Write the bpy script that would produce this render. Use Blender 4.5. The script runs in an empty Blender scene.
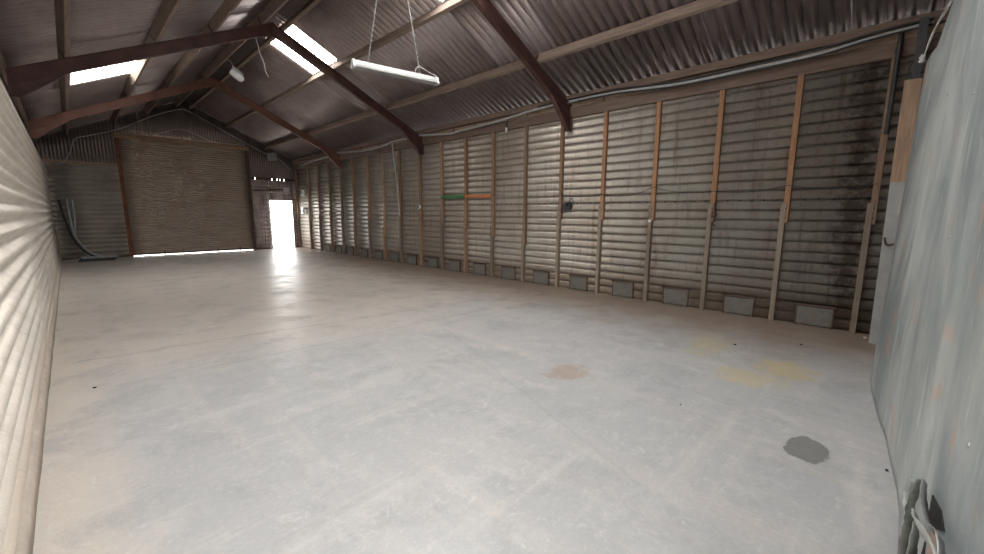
import bpy, bmesh, math, random
from mathutils import Vector, Matrix
random.seed(7)
PI = math.pi
SC = bpy.context.scene
COL = SC.collection
R = math.radians

# ------------------------------------------------------------------ camera
def make_camera():
    cam = bpy.data.cameras.new('camera')
    co = bpy.data.objects.new('camera', cam)
    COL.objects.link(co)
    pitch, yaw, roll = R(8.878), R(45.88), R(.2686)
    fw = Vector((math.sin(yaw) * math.cos(pitch), math.cos(yaw) * math.cos(pitch), -math.sin(pitch)))
    rt = Vector((math.cos(yaw), -math.sin(yaw), 0))
    up = rt.cross(fw)
    r2 = rt * math.cos(roll) + up * math.sin(roll)
    u2 = -rt * math.sin(roll) + up * math.cos(roll)
    m = Matrix((r2, u2, -fw)).transposed().to_4x4()
    m.translation = Vector((0, 0, 1.6))
    co.matrix_world = m
    cam.sensor_width = 36
    cam.lens = 407.17 / 984 * 36
    cam.clip_start = .02
    cam.clip_end = 300
    SC.camera = co
make_camera()

# ------------------------------------------------------------------ materials
class NT:
    def __init__(s, name):
        s.m = bpy.data.materials.new(name)
        s.m.use_nodes = True
        s.t = s.m.node_tree
        s.b = s.t.nodes['Principled BSDF']
        s.out = s.t.nodes['Material Output']
    def n(s, typ, ins=None, **kw):
        nd = s.t.nodes.new(typ)
        for k, v in kw.items(): setattr(nd, k, v)
        for k, v in (ins or {}).items():
            if isinstance(v, bpy.types.NodeSocket): s.t.links.new(v, nd.inputs[k])
            else: nd.inputs[k].default_value = v
        return nd
    def l(s, a, b): s.t.links.new(a, b)
    def coord(s, kind='Object', scale=(1, 1, 1)):
        tc = s.n('ShaderNodeTexCoord')
        mp = s.n('ShaderNodeMapping', {'Vector': tc.outputs[kind], 'Scale': scale})
        return mp.outputs[0]
    def noise(s, vec, scale=5, detail=5, rough=.6, dist=0):
        return s.n('ShaderNodeTexNoise', {'Vector': vec, 'Scale': scale, 'Detail': detail, 'Roughness': rough, 'Distortion': dist}).outputs['Fac']
    def ramp(s, fac, a, b, ca=0, cb=1):
        return s.n('ShaderNodeMapRange', {'Value': fac, 'From Min': a, 'From Max': b, 'To Min': ca, 'To Max': cb}).outputs[0]
    def mix(s, fac, a, b, blend='MIX'):
        nd = s.n('ShaderNodeMix', data_type='RGBA', blend_type=blend)
        for k, v in ((0, fac), (6, a), (7, b)):
            if isinstance(v, bpy.types.NodeSocket): s.l(v, nd.inputs[k])
            else: nd.inputs[k].default_value = (v if k == 0 else (*v, 1) if len(v) == 3 else v)
        return nd.outputs[2]
    def math(s, op, a, b=0.0, c=0.0):
        nd = s.n('ShaderNodeMath', operation=op)
        for i, v in enumerate((a, b, c)):
            if isinstance(v, bpy.types.NodeSocket): s.l(v, nd.inputs[i])
            else: nd.inputs[i].default_value = v
        return nd.outputs[0]
    def bump(s, h, strength=.3, dist=.01):
        nd = s.n('ShaderNodeBump', {'Height': h, 'Strength': strength, 'Distance': dist})
        s.l(nd.outputs[0], s.b.inputs['Normal'])
    def fin(s, col, rough=.7, metal=0.0, spec=.5):
        if isinstance(col, bpy.types.NodeSocket): s.l(col, s.b.inputs['Base Color'])
        else: s.b.inputs['Base Color'].default_value = (*col, 1)
        if isinstance(rough, bpy.types.NodeSocket): s.l(rough, s.b.inputs['Roughness'])
        else: s.b.inputs['Roughness'].default_value = rough
        s.b.inputs['Metallic'].default_value = metal
        s.b.inputs['Specular IOR Level'].default_value = spec
        return s.m

def m_timber(name, c1, c2, grain=(9, 9, 1), rnd=.35, dark=(.03, .022, .018)):
    t = NT(name)
    v = t.coord('Object', grain)
    oi = t.n('ShaderNodeObjectInfo')
    v2 = t.n('ShaderNodeVectorMath', {0: v, 1: oi.outputs['Random']}, operation='ADD').outputs[0]
    a = t.noise(v2, 3, 6, .7)
    b = t.noise(v2, 14, 4, .7)
    c = t.mix(t.ramp(a, .35, .65), c1, c2)
    c = t.mix(t.ramp(b, .62, .8, 0, .7), c, dark)
    br = t.ramp(oi.outputs['Random'], 0, 1, 1 - rnd, 1 + rnd)
    hsv = t.n('ShaderNodeHueSaturation', {'Color': c, 'Value': br})
    t.bump(b, .3, .004)
    return t.fin(hsv.outputs[0], .85, 0, .25)

def m_plain(name, c, rough=.6, metal=0, var=.25, scale=8, bump=.1, spec=.4):
    t = NT(name)
    v = t.coord('Object')
    a = t.noise(v, scale, 6, .65)
    c2 = tuple(x * (1 - var) for x in c)
    col = t.mix(t.ramp(a, .35, .65), c, c2)
    t.bump(a, bump, .003)
    return t.fin(col, rough, metal, spec)

def m_sheet(name, c1, c2, rust, rust_amt=.62, low=.35, rough=.55, metal=.0, axis='y', streak=True, rust2=None, bump=.25):
    """weathered corrugated sheet: blotches, vertical run marks, dirt line near the floor"""
    t = NT(name)
    v = t.coord('Object')
    big = t.noise(v, .55, 5, .6)
    med = t.noise(v, 4, 6, .7)
    st = t.noise(t.coord('Object', (5, 5, .5) if axis != 'x' else (.5, 7, .5)), 2.2, 6, .7)
    fine = t.noise(v, 45, 4, .7)
    c = t.mix(t.ramp(big, .35, .65), c1, c2)
    c = t.mix(t.ramp(med, .4, .75, 0, .45), c, tuple(x * .6 for x in c2))
    c = t.mix(t.ramp(st, rust_amt, rust_amt + .16, 0, .75), c, rust)
    c = t.mix(t.ramp(fine, .35, .7, 0, .25), c, tuple(min(1, x * 1.5) for x in c1))
    if name == 'galvanised_wall':
        yy = t.n('ShaderNodeSeparateXYZ', {0: v}).outputs[1]
        dd = t.math('ABSOLUTE', t.math('SUBTRACT', yy, .38))
        g = t.math('ADD', dd, t.math('MULTIPLY', t.math('SUBTRACT', t.noise(v, 6, 6, .75), .5), 1.1))
        c = t.mix(t.ramp(g, .22, .02, 0, .8), c, (.10, .07, .055))
    if low:
        z = t.n('ShaderNodeSeparateXYZ', {0: v}).outputs[2]
        zz = t.math('ADD', z, t.math('MULTIPLY', t.math('SUBTRACT', med, .5), .5))
        c = t.mix(t.ramp(zz, low + .15, low - .15, 0, .75), c, rust2 or rust)
    t.bump(med, bump, .006)
    return t.fin(c, rough, metal, .4)

M = {}
M['sheet_r'] = m_sheet('galvanised_wall', (.43, .405, .37), (.30, .255, .215), (.14, .085, .055), .53, .42, .38, 0.45, rust2=(.17, .125, .09))
M['sheet_l'] = m_sheet('pale_wall_sheet', (.72, .66, .60), (.58, .52, .46), (.30, .22, .16), .60, .3, .42, 0.35, rust2=(.55, .45, .36), bump=0)
M['sheet_f'] = m_sheet('far_wall_sheet', (.42, .385, .335), (.31, .275, .235), (.16, .10, .07), .62, .1, .5, .3, bump=.02)
M['sheet_fr'] = m_sheet('stained_far_sheet', (.52, .45, .43), (.20, .155, .145), (.08, .05, .045), .47, .15)
M['clad'] = m_sheet('far_cladding', (.24, .20, .19), (.16, .13, .12), (.06, .045, .04), .6, 0, .4, .4, bump=.02)
M['roof'] = m_sheet('roof_sheet', (.42, .36, .355), (.25, .21, .205), (.50, .45, .43), .62, 0, .36, .6, 'x', bump=.02)
M['timber'] = m_timber('brown_timber', (.34, .235, .165), (.225, .15, .105))
M['purlin'] = m_timber('purlin_timber', (.28, .215, .175), (.18, .135, .11), (9, .7, 9), .12)
M['plate'] = m_timber('plate_timber', (.21, .155, .125), (.13, .092, .075), (9, .7, 9), .1)
M['plate_pale'] = m_timber('flaking_plate_timber', (.36, .28, .22), (.19, .13, .095), (4, 1.5, 6), .1)
M['orange'] = m_timber('orange_timber', (.37, .205, .115), (.24, .135, .085), (9, 9, 1), .12)
M['brown'] = m_timber('brown_stud_timber', (.30, .19, .12), (.20, .13, .085), (9, 9, 1), .25)
M['grey_t'] = m_timber('grey_stud_timber', (.27, .225, .185), (.18, .14, .11), (9, 9, 1), .2)
M['steel'] = m_plain('red_oxide_steel', (.105, .050, .042), .6, 0, .45, 3)
M['steel_f'] = m_plain('bright_red_oxide_steel', (.21, .095, .07), .6, 0, .35, 3)
M['rust'] = m_plain('rusty_steel', (.24, .10, .055), .85, 0, .5, 9)
M['rust_d'] = m_plain('dark_rusty_steel', (.13, .085, .065), .85, 0, .5, 9)
M['cement'] = m_plain('cement_board', (.175, .165, .148), .85, 0, .3, 14)
M['white'] = m_plain('white_enamel', (.66, .67, .66), .35, 0, .08, 5)
M['diff'] = m_plain('grey_acrylic', (.34, .35, .34), .3, 0, .1, 5)
M['dkwire'] = m_plain('black_cable', (.025, .025, .028), .5, 0, .3)
M['grwire'] = m_plain('grey_conduit', (.42, .42, .43), .5, 0, .25)
M['palewire'] = m_plain('pale_cable', (.55, .54, .52), .5, 0, .2)
M['metal'] = m_plain('bare_metal', (.45, .45, .45), .4, .7, .3)
M['torn'] = m_plain('torn_dark_sheet', (.24, .25, .24), .5, .2, .5, 20)
M['dkmetal'] = m_plain('dark_metal', (.07, .07, .075), .5, .3, .3)
M['green'] = m_timber('green_paint', (.06, .20, .085), (.04, .13, .06), (4, 1, 4), .1)
M['orpaint'] = m_timber('orange_paint', (.62, .20, .07), (.40, .15, .06), (4, 1, 4), .1)
M['concrete_k'] = m_plain('kerb_concrete', (.56, .49, .42), .9, 0, .25, 5)
M['outside'] = m_plain('yard_concrete', (.6, .6, .58), .9, 0, .15, 2)
M['rub'] = m_plain('black_rubber', (.03, .03, .03), .7)
M['doorgrey'] = m_plain('grey_door_paint', (.36, .37, .36), .5, 0, .2, 4)
M['glassw'] = m_plain('frosted_glass', (.75, .78, .78), .15, 0, .05)
M['shade'] = m_plain('painted_shade', (.02, .02, .02), .9)  # near-black colour used as the shade inside the tear

def m_shutter():
    t = NT('shutter_slats')
    v = t.coord('Object')
    a = t.noise(t.coord('Object', (.6, 1, 6)), 2, 5, .7)
    b = t.noise(v, 1.1, 4, .6)
    s = t.noise(t.coord('Object', (9, 1, .4)), 2, 5, .7)
    c = t.mix(t.ramp(a, .35, .68), (.50, .435, .375), (.35, .295, .25))
    c = t.mix(t.ramp(b, .45, .7, 0, .5), c, (.40, .27, .19))
    c = t.mix(t.ramp(s, .58, .8, 0, .5), c, (.12, .08, .06))
    t.bump(a, .05, .004)
    return t.fin(c, .5, .35, .5)
M['shutter'] = m_shutter()

def m_skylight():
    t = NT('glowing_roof_sheet')          # emission stands in for daylight coming through the sheet
    t.b.inputs['Emission Color'].default_value = (1, .985, .955, 1)
    t.b.inputs['Emission Strength'].default_value = 9.0
    t.m.cycles.emission_sampling = 'FRONT_BACK'
    return t.fin((.8, .8, .78), .5)
M['sky'] = m_skylight()

def m_doorleaf():
    t = NT('scuffed_grey_sheet')
    v = t.coord('Object')
    st = t.noise(t.coord('Object', (2.4, 2.4, .55)), 1.3, 8, .7, .9)
    st2 = t.noise(t.coord('Object', (12, 12, 1.6)), 1.3, 8, .75, .5)
    big = t.noise(t.coord('Object', (1, 1, .6)), 1.3, 5, .6, .4)
    fine = t.noise(v, 60, 3, .6)
    c = t.mix(t.ramp(big, .40, .60), (.40, .425, .42), (.205, .24, .25))
    c = t.mix(t.ramp(st, .5, .66, 0, .5), c, (.52, .55, .54))
    c = t.mix(t.ramp(st2, .58, .66, 0, .7), c, (.70, .71, .68))
    c = t.mix(t.ramp(st2, .36, .28, 0, .4), c, (.18, .22, .23))
    c = t.mix(t.ramp(fine, .62, .75, 0, .3), c, (.7, .7, .68))
    # orange rust marks
    rn = t.noise(t.coord('Object', (2.2, 2.2, 1.6)), 1.7, 3, .5)
    c = t.mix(t.ramp(rn, .62, .70, 0, .6), c, (.50, .27, .16))
    t.bump(t.math('ADD', st, t.math('MULTIPLY', fine, .15)), .25, .006)
    return t.fin(c, .45, .1, .5)
M['leaf'] = m_doorleaf()

def m_floor():
    t = NT('worn_concrete_floor')
    v = t.coord('Object')
    sx = t.n('ShaderNodeSeparateXYZ', {0: v})
    X, Y = sx.outputs[0], sx.outputs[1]
    big = t.noise(v, .45, 6, .6, .4)
    med = t.noise(v, 1.7, 7, .68, .3)
    fine = t.noise(v, 30, 8, .78)
    ystr = t.noise(t.coord('Object', (3.0, .35, 1)), 1.2, 6, .65, .3)
    xstr = t.noise(t.coord('Object', (.35, 3.0, 1)), 1.4, 6, .65, .3)
    blue = (.36, .366, .374)
    beige = (.53, .47, .415)
    # the nearer pour (y < 5) is a bluer grey, the rest is dusty beige
    edge = t.math('ADD', Y, t.math('MULTIPLY', t.math('SUBTRACT', big, .5), 5.0))
    f = t.ramp(edge, 4.0, 6.2)
    f2 = t.math('ADD', t.math('MULTIPLY', f, .75), t.ramp(ystr, .5, .75, 0, .5))
    f2 = t.math('MINIMUM', f2, 1)
    c = t.mix(f2, blue, beige)
    # beige dust band along the walls
    dl = t.ramp(t.math('ADD', X, t.math('MULTIPLY', t.math('SUBTRACT', med, .5), .8)), .25, -.25, 0, .65)
    c = t.mix(dl, c, (.60, .53, .46))
    c = t.mix(t.ramp(med, .50, .62, 0, .40), c, (.27, .275, .28))
    c = t.mix(t.ramp(t.noise(v, 3.3, 8, .75, .6), .52, .70, 0, .45), c, (.52, .52, .52))
    c = t.mix(t.ramp(t.noise(v, 7, 8, .8, 1.2), .56, .66, 0, .4), c, (.60, .59, .58))
    c = t.mix(t.ramp(xstr, .54, .68, 0, .35), c, (.56, .53, .50))
    c = t.mix(t.ramp(fine, .55, .68, 0, .3), c, (.70, .68, .65))
    c = t.mix(t.ramp(fine, .44, .32, 0, .35), c, (.20, .20, .20))
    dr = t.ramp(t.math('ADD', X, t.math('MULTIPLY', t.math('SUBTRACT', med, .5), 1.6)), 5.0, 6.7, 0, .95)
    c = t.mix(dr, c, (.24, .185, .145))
    def blob(c, cx, cy, rx, ry, col, amt, wob=.5, soft=.25, sc=4):
        nz = t.noise(v, sc, 4, .6)
        ax = t.math('DIVIDE', t.math('SUBTRACT', X, cx), rx)
        ay = t.math('DIVIDE', t.math('SUBTRACT', Y, cy), ry)
        d = t.math('SQRT', t.math('ADD', t.math('MULTIPLY', ax, ax), t.math('MULTIPLY', ay, ay)))
        d = t.math('ADD', d, t.math('MULTIPLY', t.math('SUBTRACT', nz, .5), wob))
        m_ = t.ramp(d, 1, 1 - soft, 0, amt)
        return t.mix(m_, c, col), m_
    c, _ = blob(c, 3.39, 2.21, .30, .22, (.30, .20, .14), .55, 2.2, .5, 9)
    c, _ = blob(c, 5.05, .62, .34, .30, (.44, .37, .19), .7, 2.4, .4, 7)
    c, _ = blob(c, 4.55, .85, .25, .35, (.46, .39, .22), .6, 2.8, .4, 7)
    c, _ = blob(c, 5.35, 1.45, .5, .22, (.41, .36, .21), .6, 2.8, .4, 6)
    c, _ = blob(c, 2.0, 3.4, .3, .25, (.6, .58, .54), .25, 2, .5, 6)
    c, wet = blob(c, 3.375, .245, .205, .135, (.17, .17, .165), .85, .8, .12, 9)
    # thin pour joints and cracks
    def line(c, x0, y0, x1, y1, w, col, amt):
        L = math.hypot(x1 - x0, y1 - y0)
        ux, uy = (x1 - x0) / L, (y1 - y0) / L
        nz = t.noise(v, 1.3, 5, .6)
        dx = t.math('SUBTRACT', X, x0); dy = t.math('SUBTRACT', Y, y0)
        a = t.math('ADD', t.math('MULTIPLY', dx, ux), t.math('MULTIPLY', dy, uy))
        p = t.math('ABSOLUTE', t.math('ADD', t.math('SUBTRACT', t.math('MULTIPLY', dx, -uy), t.math('MULTIPLY', dy, -ux)), t.math('MULTIPLY', t.math('SUBTRACT', nz, .5), .16)))
        m1 = t.ramp(p, w, w * .4, 0, amt)
        m2 = t.math('MULTIPLY', t.math('GREATER_THAN', a, 0), t.math('LESS_THAN', a, L))
        return t.mix(t.math('MULTIPLY', m1, m2), c, col)
    dk = (.17, .16, .15)
    c = line(c, -.1, 6.13, 5.3, 5.35, .016, dk, .55)
    c = line(c, .77, 4.91, 4.7, 4.75, .02, (.24, .23, .22), .4)
    c = line(c, 5.3, 5.35, 7.3, 4.9, .016, dk, .4)
    c = line(c, 3.9, 5.3, 2.2, .9, .02, (.27, .27, .27), .25)
    c = line(c, 3.95, 2.0, 3.6, -.1, .012, (.26, .26, .26), .4)
    rough = t.ramp(med, .3, .7, .30, .50)
    rough = t.math('MULTIPLY', rough, t.ramp(wet, 0, .95, 1, .55))
    h = t.math('ADD', t.math('MULTIPLY', fine, .5), t.math('MULTIPLY', t.noise(v, 9, 5, .6), .8))
    t.bump(h, .35, .012)
    return t.fin(c, rough, 0, .5)
M['floor'] = m_floor()

# ------------------------------------------------------------------ mesh helpers
class MB:
    def __init__(s): s.v = []; s.f = []; s.mi = []; s.smooth = []
    def add(s, vs, fs, mi=0, smooth=False):
        o = len(s.v); s.v += [tuple(v) for v in vs]
        for f in fs: s.f.append([o + i for i in f]); s.mi.append(mi); s.smooth.append(smooth)
        return s
    def box(s, x0, x1, y0, y1, z0, z1, mi=0):
        return s.prism([(x0, y0), (x1, y0), (x1, y1), (x0, y1)], z0, z1, mi)
    def prism(s, poly, z0, z1, mi=0):
        n = len(poly)
        vs = [(x, y, z0) for x, y in poly] + [(x, y, z1) for x, y in poly]
        fs = [list(range(n))[::-1], list(range(n, 2 * n))] + [[i, (i + 1) % n, n + (i + 1) % n, n + i] for i in range(n)]
        return s.add(vs, fs, mi)
    def loft(s, sec, p0, p1, up, mi=0, c=.0):
        """extrude section [(a,b)] (a sideways, b up) from p0 to p1"""
        p0, p1, up = Vector(p0), Vector(p1), Vector(up)
        d = (p1 - p0).normalized(); sd = d.cross(up).normalized(); u = sd.cross(d)
        n = len(sec)
        vs = [p0 + sd * a + u * b for a, b in sec] + [p1 + sd * a + u * b for a, b in sec]
        fs = [list(range(n)), list(range(n, 2 * n))[::-1]] + [[i, n + i, n + (i + 1) % n, (i + 1) % n] for i in range(n)]
        return s.add(vs, fs, mi)
    def beam(s, p0, p1, w, h, up=(0, 0, 1), ch=.006, mi=0):
        w /= 2; h /= 2
        sec = [(-w + ch, -h), (w - ch, -h), (w, -h + ch), (w, h - ch), (w - ch, h), (-w + ch, h), (-w, h - ch), (-w, -h + ch)]
        return s.loft(sec, p0, p1, up, mi)
    def poly_y(s, pts, y0, y1, mi=0):
        """polygon in xz extruded along y"""
        n = len(pts)
        vs = [(x, y0, z) for x, z in pts] + [(x, y1, z) for x, z in pts]
        fs = [list(range(n)), list(range(n, 2 * n))[::-1]] + [[i, n + i, n + (i + 1) % n, (i + 1) % n] for i in range(n)]
        return s.add(vs, fs, mi)
    def tube(s, pts, r, seg=8, mi=0, closed=False):
        pts = [Vector(p) for p in pts]; n = len(pts)
        vs = []; prev = None
        for i, p in enumerate(pts):
            if closed: d = pts[(i + 1) % n] - pts[i - 1]
            else: d = pts[min(i + 1, n - 1)] - pts[max(i - 1, 0)]
            d.normalize()
            ref = Vector((0, 0, 1)) if abs(d.z) < .9 else Vector((1, 0, 0))
            if prev is not None: a = prev - d * prev.dot(d); a = a.normalized() if a.length > 1e-4 else d.cross(ref).normalized()
            else: a = d.cross(ref).normalized()
            prev = a
            b = d.cross(a)
            rr = r[i] if isinstance(r, (list, tuple)) else r
            for k in range(seg):
                t = 2 * PI * k / seg
                vs.append(p + a * math.cos(t) * rr + b * math.sin(t) * rr)
        fs = []
        m = n if closed else n - 1
        for i in range(m):
            j = (i + 1) % n
            for k in range(seg):
                fs.append([i * seg + k, i * seg + (k + 1) % seg, j * seg + (k + 1) % seg, j * seg + k])
        s.add(vs, fs, mi, True)
        if not closed:
            s.add(vs[:seg], [list(range(seg))[::-1]], mi); s.add(vs[-seg:], [list(range(seg))], mi)
        return s
    def cyl(s, p0, p1, r, seg=10, mi=0, r2=None): return s.tube([p0, p1], [r, r if r2 is None else r2], seg, mi)
    def lathe(s, c, prof, axis=(0, 0, 1), seg=16, mi=0):
        c = Vector(c); ax = Vector(axis).normalized()
        q = Vector((0, 0, 1)).rotation_difference(ax)
        vs = []; fs = []
        for r, h in prof:
            for k in range(seg):
                t = 2 * PI * k / seg
                vs.append(c + q @ Vector((r * math.cos(t), r * math.sin(t), h)))
        for i in range(len(prof) - 1):
            for k in range(seg):
                fs.append([i * seg + k, i * seg + (k + 1) % seg, (i + 1) * seg + (k + 1) % seg, (i + 1) * seg + k])
        s.add(vs, fs, mi, True)
        s.add(vs[:seg], [list(range(seg))[::-1]], mi); s.add(vs[-seg:], [list(range(seg))], mi)
        return s
    def grid(s, nu, nv, fn, mi=0, smooth=True):
        vs = [fn(i, j) for i in range(nu) for j in range(nv)]
        fs = [[i * nv + j, (i + 1) * nv + j, (i + 1) * nv + j + 1, i * nv + j + 1] for i in range(nu - 1) for j in range(nv - 1)]
        return s.add(vs, fs, mi, smooth)
    def obj(s, name, mats, parent=None, origin=(0, 0, 0), solid=0):
        o = Vector(origin)
        me = bpy.data.meshes.new(name)
        me.from_pydata([tuple(Vector(v) - o) for v in s.v], [], s.f)
        if not isinstance(mats, (list, tuple)): mats = [mats]
        for m in mats: me.materials.append(m)
        for p, mi, sm in zip(me.polygons, s.mi, s.smooth): p.material_index = mi; p.use_smooth = sm
        me.validate(); me.update()
        ob = bpy.data.objects.new(name, me); COL.objects.link(ob)
        if parent is None: ob.location = o
        else:
            ob.parent = parent
            ob.location = o - Vector(parent.location)
        bm = bmesh.new(); bm.from_mesh(me)
        if not solid:
            bmesh.ops.recalc_face_normals(bm, faces=bm.faces); bm.to_mesh(me)
        bm.free()
        if solid:
            md = ob.modifiers.new('thickness', 'SOLIDIFY'); md.thickness = abs(solid); md.offset = 0 
        return ob

def tag(o, label, cat, group=None, kind=None):
    o['label'] = label; o['category'] = cat
    if group: o['group'] = group
    if kind: o['kind'] = kind
    return o
def struct(o, label=None, cat=None):
    o['kind'] = 'structure'
    if label: o['label'] = label
    if cat: o['category'] = cat
    return o
def thing(name, loc, label, cat, group=None):
    o = bpy.data.objects.new(name, None); COL.objects.link(o)
    o.location = loc; o.empty_display_size = .1
    return tag(o, label, cat, group)
def copy_tree(o, parent=None):
    c = o.copy(); COL.objects.link(c)
    if parent: c.parent = parent
    for ch in list(o.children): copy_tree(ch, c)
    return c
def smooth_path(pts, n=6):
    P = [Vector(p) for p in pts]; out = []
    for i in range(len(P) - 1):
        a = P[max(i - 1, 0)]; b = P[i]; c = P[i + 1]; d = P[min(i + 2, len(P) - 1)]
        for k in range(n):
            t = k / n
            out.append(.5 * ((2 * b) + (c - a) * t + (2 * a - 5 * b + 4 * c - d) * t * t + (3 * b - a - 3 * c + d) * t ** 3))
    out.append(P[-1]); return out
ORD = ['first', 'second', 'third', 'fourth', 'fifth', 'sixth', 'seventh', 'eighth', 'ninth', 'tenth', 'eleventh', 'twelfth', 'thirteenth',
       'fourteenth', 'fifteenth', 'sixteenth', 'seventeenth', 'eighteenth', 'nineteenth', 'twentieth']

# ------------------------------------------------------------------ dimensions (metres)
XL, XR = -.30, 7.32          # inner faces of the left sheeting and of the right studs
YF = 19.64                   # far gable
XC, S = 3.45, .475           # ridge line, roof slope
Y0 = -.30                    # near gable
def under(x):                # underside of the steel rafters
    return 3.71 + S * (x if x < XC else 2 * XC - x)
def sheet(x): return under(x) + .455

# ------------------------------------------------------------------ floor and yard
mb = MB(); mb.box(-.62, 7.6, Y0 - .1, YF + .1, -.15, 0)
struct(mb.obj('floor', M['floor']), 'worn grey and beige concrete slab with stains', 'floor')
mb = MB(); mb.box(-40, 48, YF + .12, 70, -.2, -.03); mb.box(-40, 48, -45, Y0 - .12, -.2, -.03)
mb.box(-40, -.75, Y0 - .12, YF + .12, -.2, -.03); mb.box(7.75, 48, Y0 - .12, YF + .12, -.2, -.03)
struct(mb.obj('ground', M['outside']), 'pale concrete yard outside the shed', 'ground')

# ------------------------------------------------------------------ right wall
XS = 7.452                   # valley plane of the right sheeting
P = .15
RIBP = [(0, .030), (.05, .004), (.11, .0), (.15, .004), (.19, .040), (.24, .050), (.5, .055), (.8, .053), (.93, .047), (1, .030)]
def rib(z):
    u = (z / P) % 1
    for (a, b), (c, d) in zip(RIBP, RIBP[1:]):
        if u <= c + 1e-6: return b + (d - b) * (u - a) / (c - a)
    return .03
def wall_sheet(mb, ya, yb, z0, z1, x, sgn, prof, off=0, dz=0, step=P / 20, ny=2, lean=0):
    nz = int(round((z1 - z0) / step)) + 1
    def f(i, j):
        z = min(z0 + j * step, z1)
        y = ya + (yb - ya) * i / (ny - 1)
        return (x + sgn * (prof(z + dz) + off) + lean * z, y, z)
    mb.grid(ny, nz, f, smooth=True)
mb = MB()
ys = [Y0, YF + .02]
for i in range(len(ys) - 1):
    o1 = .004 if i % 2 else 0
    wall_sheet(mb, ys[i], ys[i + 1], 0.0, 1.80, XS, -1, rib, o1)
    wall_sheet(mb, ys[i], ys[i + 1], 1.755, 3.90, XS, -1, rib, o1 + .006)
y = .1
while y < YF - .1:           # row of fixing washers on the sheet lap
    mb.lathe((XS - .058, y, 1.815), [(.013, 0), (.013, .004), (.006, .008)], (-1, 0, 0), 6, 1)
    y += .165
w = mb.obj('wall_right', [M['sheet_r'], M['dkmetal']], solid=.003)
struct(w, 'horizontal galvanised corrugated sheeting behind the right studs', 'wall')

stud_y = [19.50, 18.18, 17.16, 16.13, 15.14, 14.18, 13.11, 12.13, 11.16, 10.10, 9.09, 8.10, 7.10, 6.08, 5.10, 4.11, 3.10, 2.11, 1.12, .18]
stud_y = stud_y[::-1]
def stud(y, w, zj, mtop, mbot, label):
    t = thing('wall_stud', (XR + .03, y, 0), label, 'wall stud', 'timber studs of the right wall')
    x0, x1 = XR, XS - .005
    mb = MB(); mb.beam((.0, 0, zj - .28), (.0, 0, 3.52), w, .075, (1, 0, 0), .004)
    for v in range(len(mb.v)): mb.v[v] = (mb.v[v][0] + x0 + .035, mb.v[v][1] + y, mb.v[v][2])
    mb.obj('upper_post', mtop, t, (XR + .03, y, 0))
    mb = MB(); mb.beam((.0, 0, 0), (.0, 0, zj + .0), w * .92, .095, (1, 0, 0), .004)
    dy = w * .45
    for v in range(len(mb.v)): mb.v[v] = (mb.v[v][0] + x0 + .035, mb.v[v][1] + y + dy, mb.v[v][2])
    mb.obj('lower_post', mbot, t, (XR + .03, y, 0))
    for z in (zj - .07, zj - .2):
        mb = MB(); mb.lathe((x0 - .002, y, z), [(.012, 0), (.012, .008), (.005, .012)], (-1, 0, 0), 6)
        mb.obj('lap_bolt', M['rust_d'], t, (XR + .03, y, 0))
    return t
extra = {2: 'string hanging from its joint', 3: 'small white mark halfway up', 5: 'beside a dark box', 7: 'right end of orange rail',
         8: 'between green and orange rails', 9: 'left end of green rail', 10: 'carrying a round pale socket', 11: 'with a grey conduit'}
for i, y in enumerate(stud_y):
    n = i
    near = i <= 4
    mt = M['orange'] if i in (1, 2, 3, 4) else M['brown'] if i % 3 else M['timber']
    zj = 1.76 if i < 6 else random.choice((1.62, 1.3, 1.15, 1.5))
    ex = extra.get(n)
    lab = 'timber wall stud, %s from the near right corner' % ORD[i] + (', ' + ex if ex and len(ex.split()) < 6 else '')
    if i == 19: lab = 'timber stud in the far right corner beside the open doorway'
    stud(y, .072 if i < 18 else .08, zj, mt, M['grey_t'] if i < 8 or i % 2 else M['timber'], lab)

# cement panels over the floor vents, one in each bay
def make_vent():
    t = thing('vent_panel', (XR + .02, 0, 0), 'x', 'vent panel', 'cement panels at the foot of the right wall')
    o = (XR + .02, 0, 0)
    mb = MB(); mb.beam((XR + .055, -.20, .15), (XR + .055, .20, .15), .022, .27, (0, 0, 1), .004)
    mb.obj('panel', M['cement'], t, o)
    mb = MB(); mb.beam((XR + .045, -.235, .305), (XR + .045, .235, .305), .04, .022, (0, 0, 1), .003)
    mb.obj('lintel', M['rust_d'], t, o)
    for s in (-1, 1):
        mb = MB(); mb.beam((XR + .055, s * .212, 0), (XR + .055, s * .212, .294), .016, .03, (1, 0, 0), .002)
        mb.obj('side_strip', M['rust_d'], t, o)
    return t
v0 = make_vent()
k = 0
for i in range(17):
    yc = (stud_y[i] + stud_y[i + 1]) / 2
    t = v0 if i == 0 else copy_tree(v0)
    t.location.y = yc
    t['label'] = 'grey cement panel at the floor, in the %s bay from the near right corner' % ORD[i]

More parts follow.
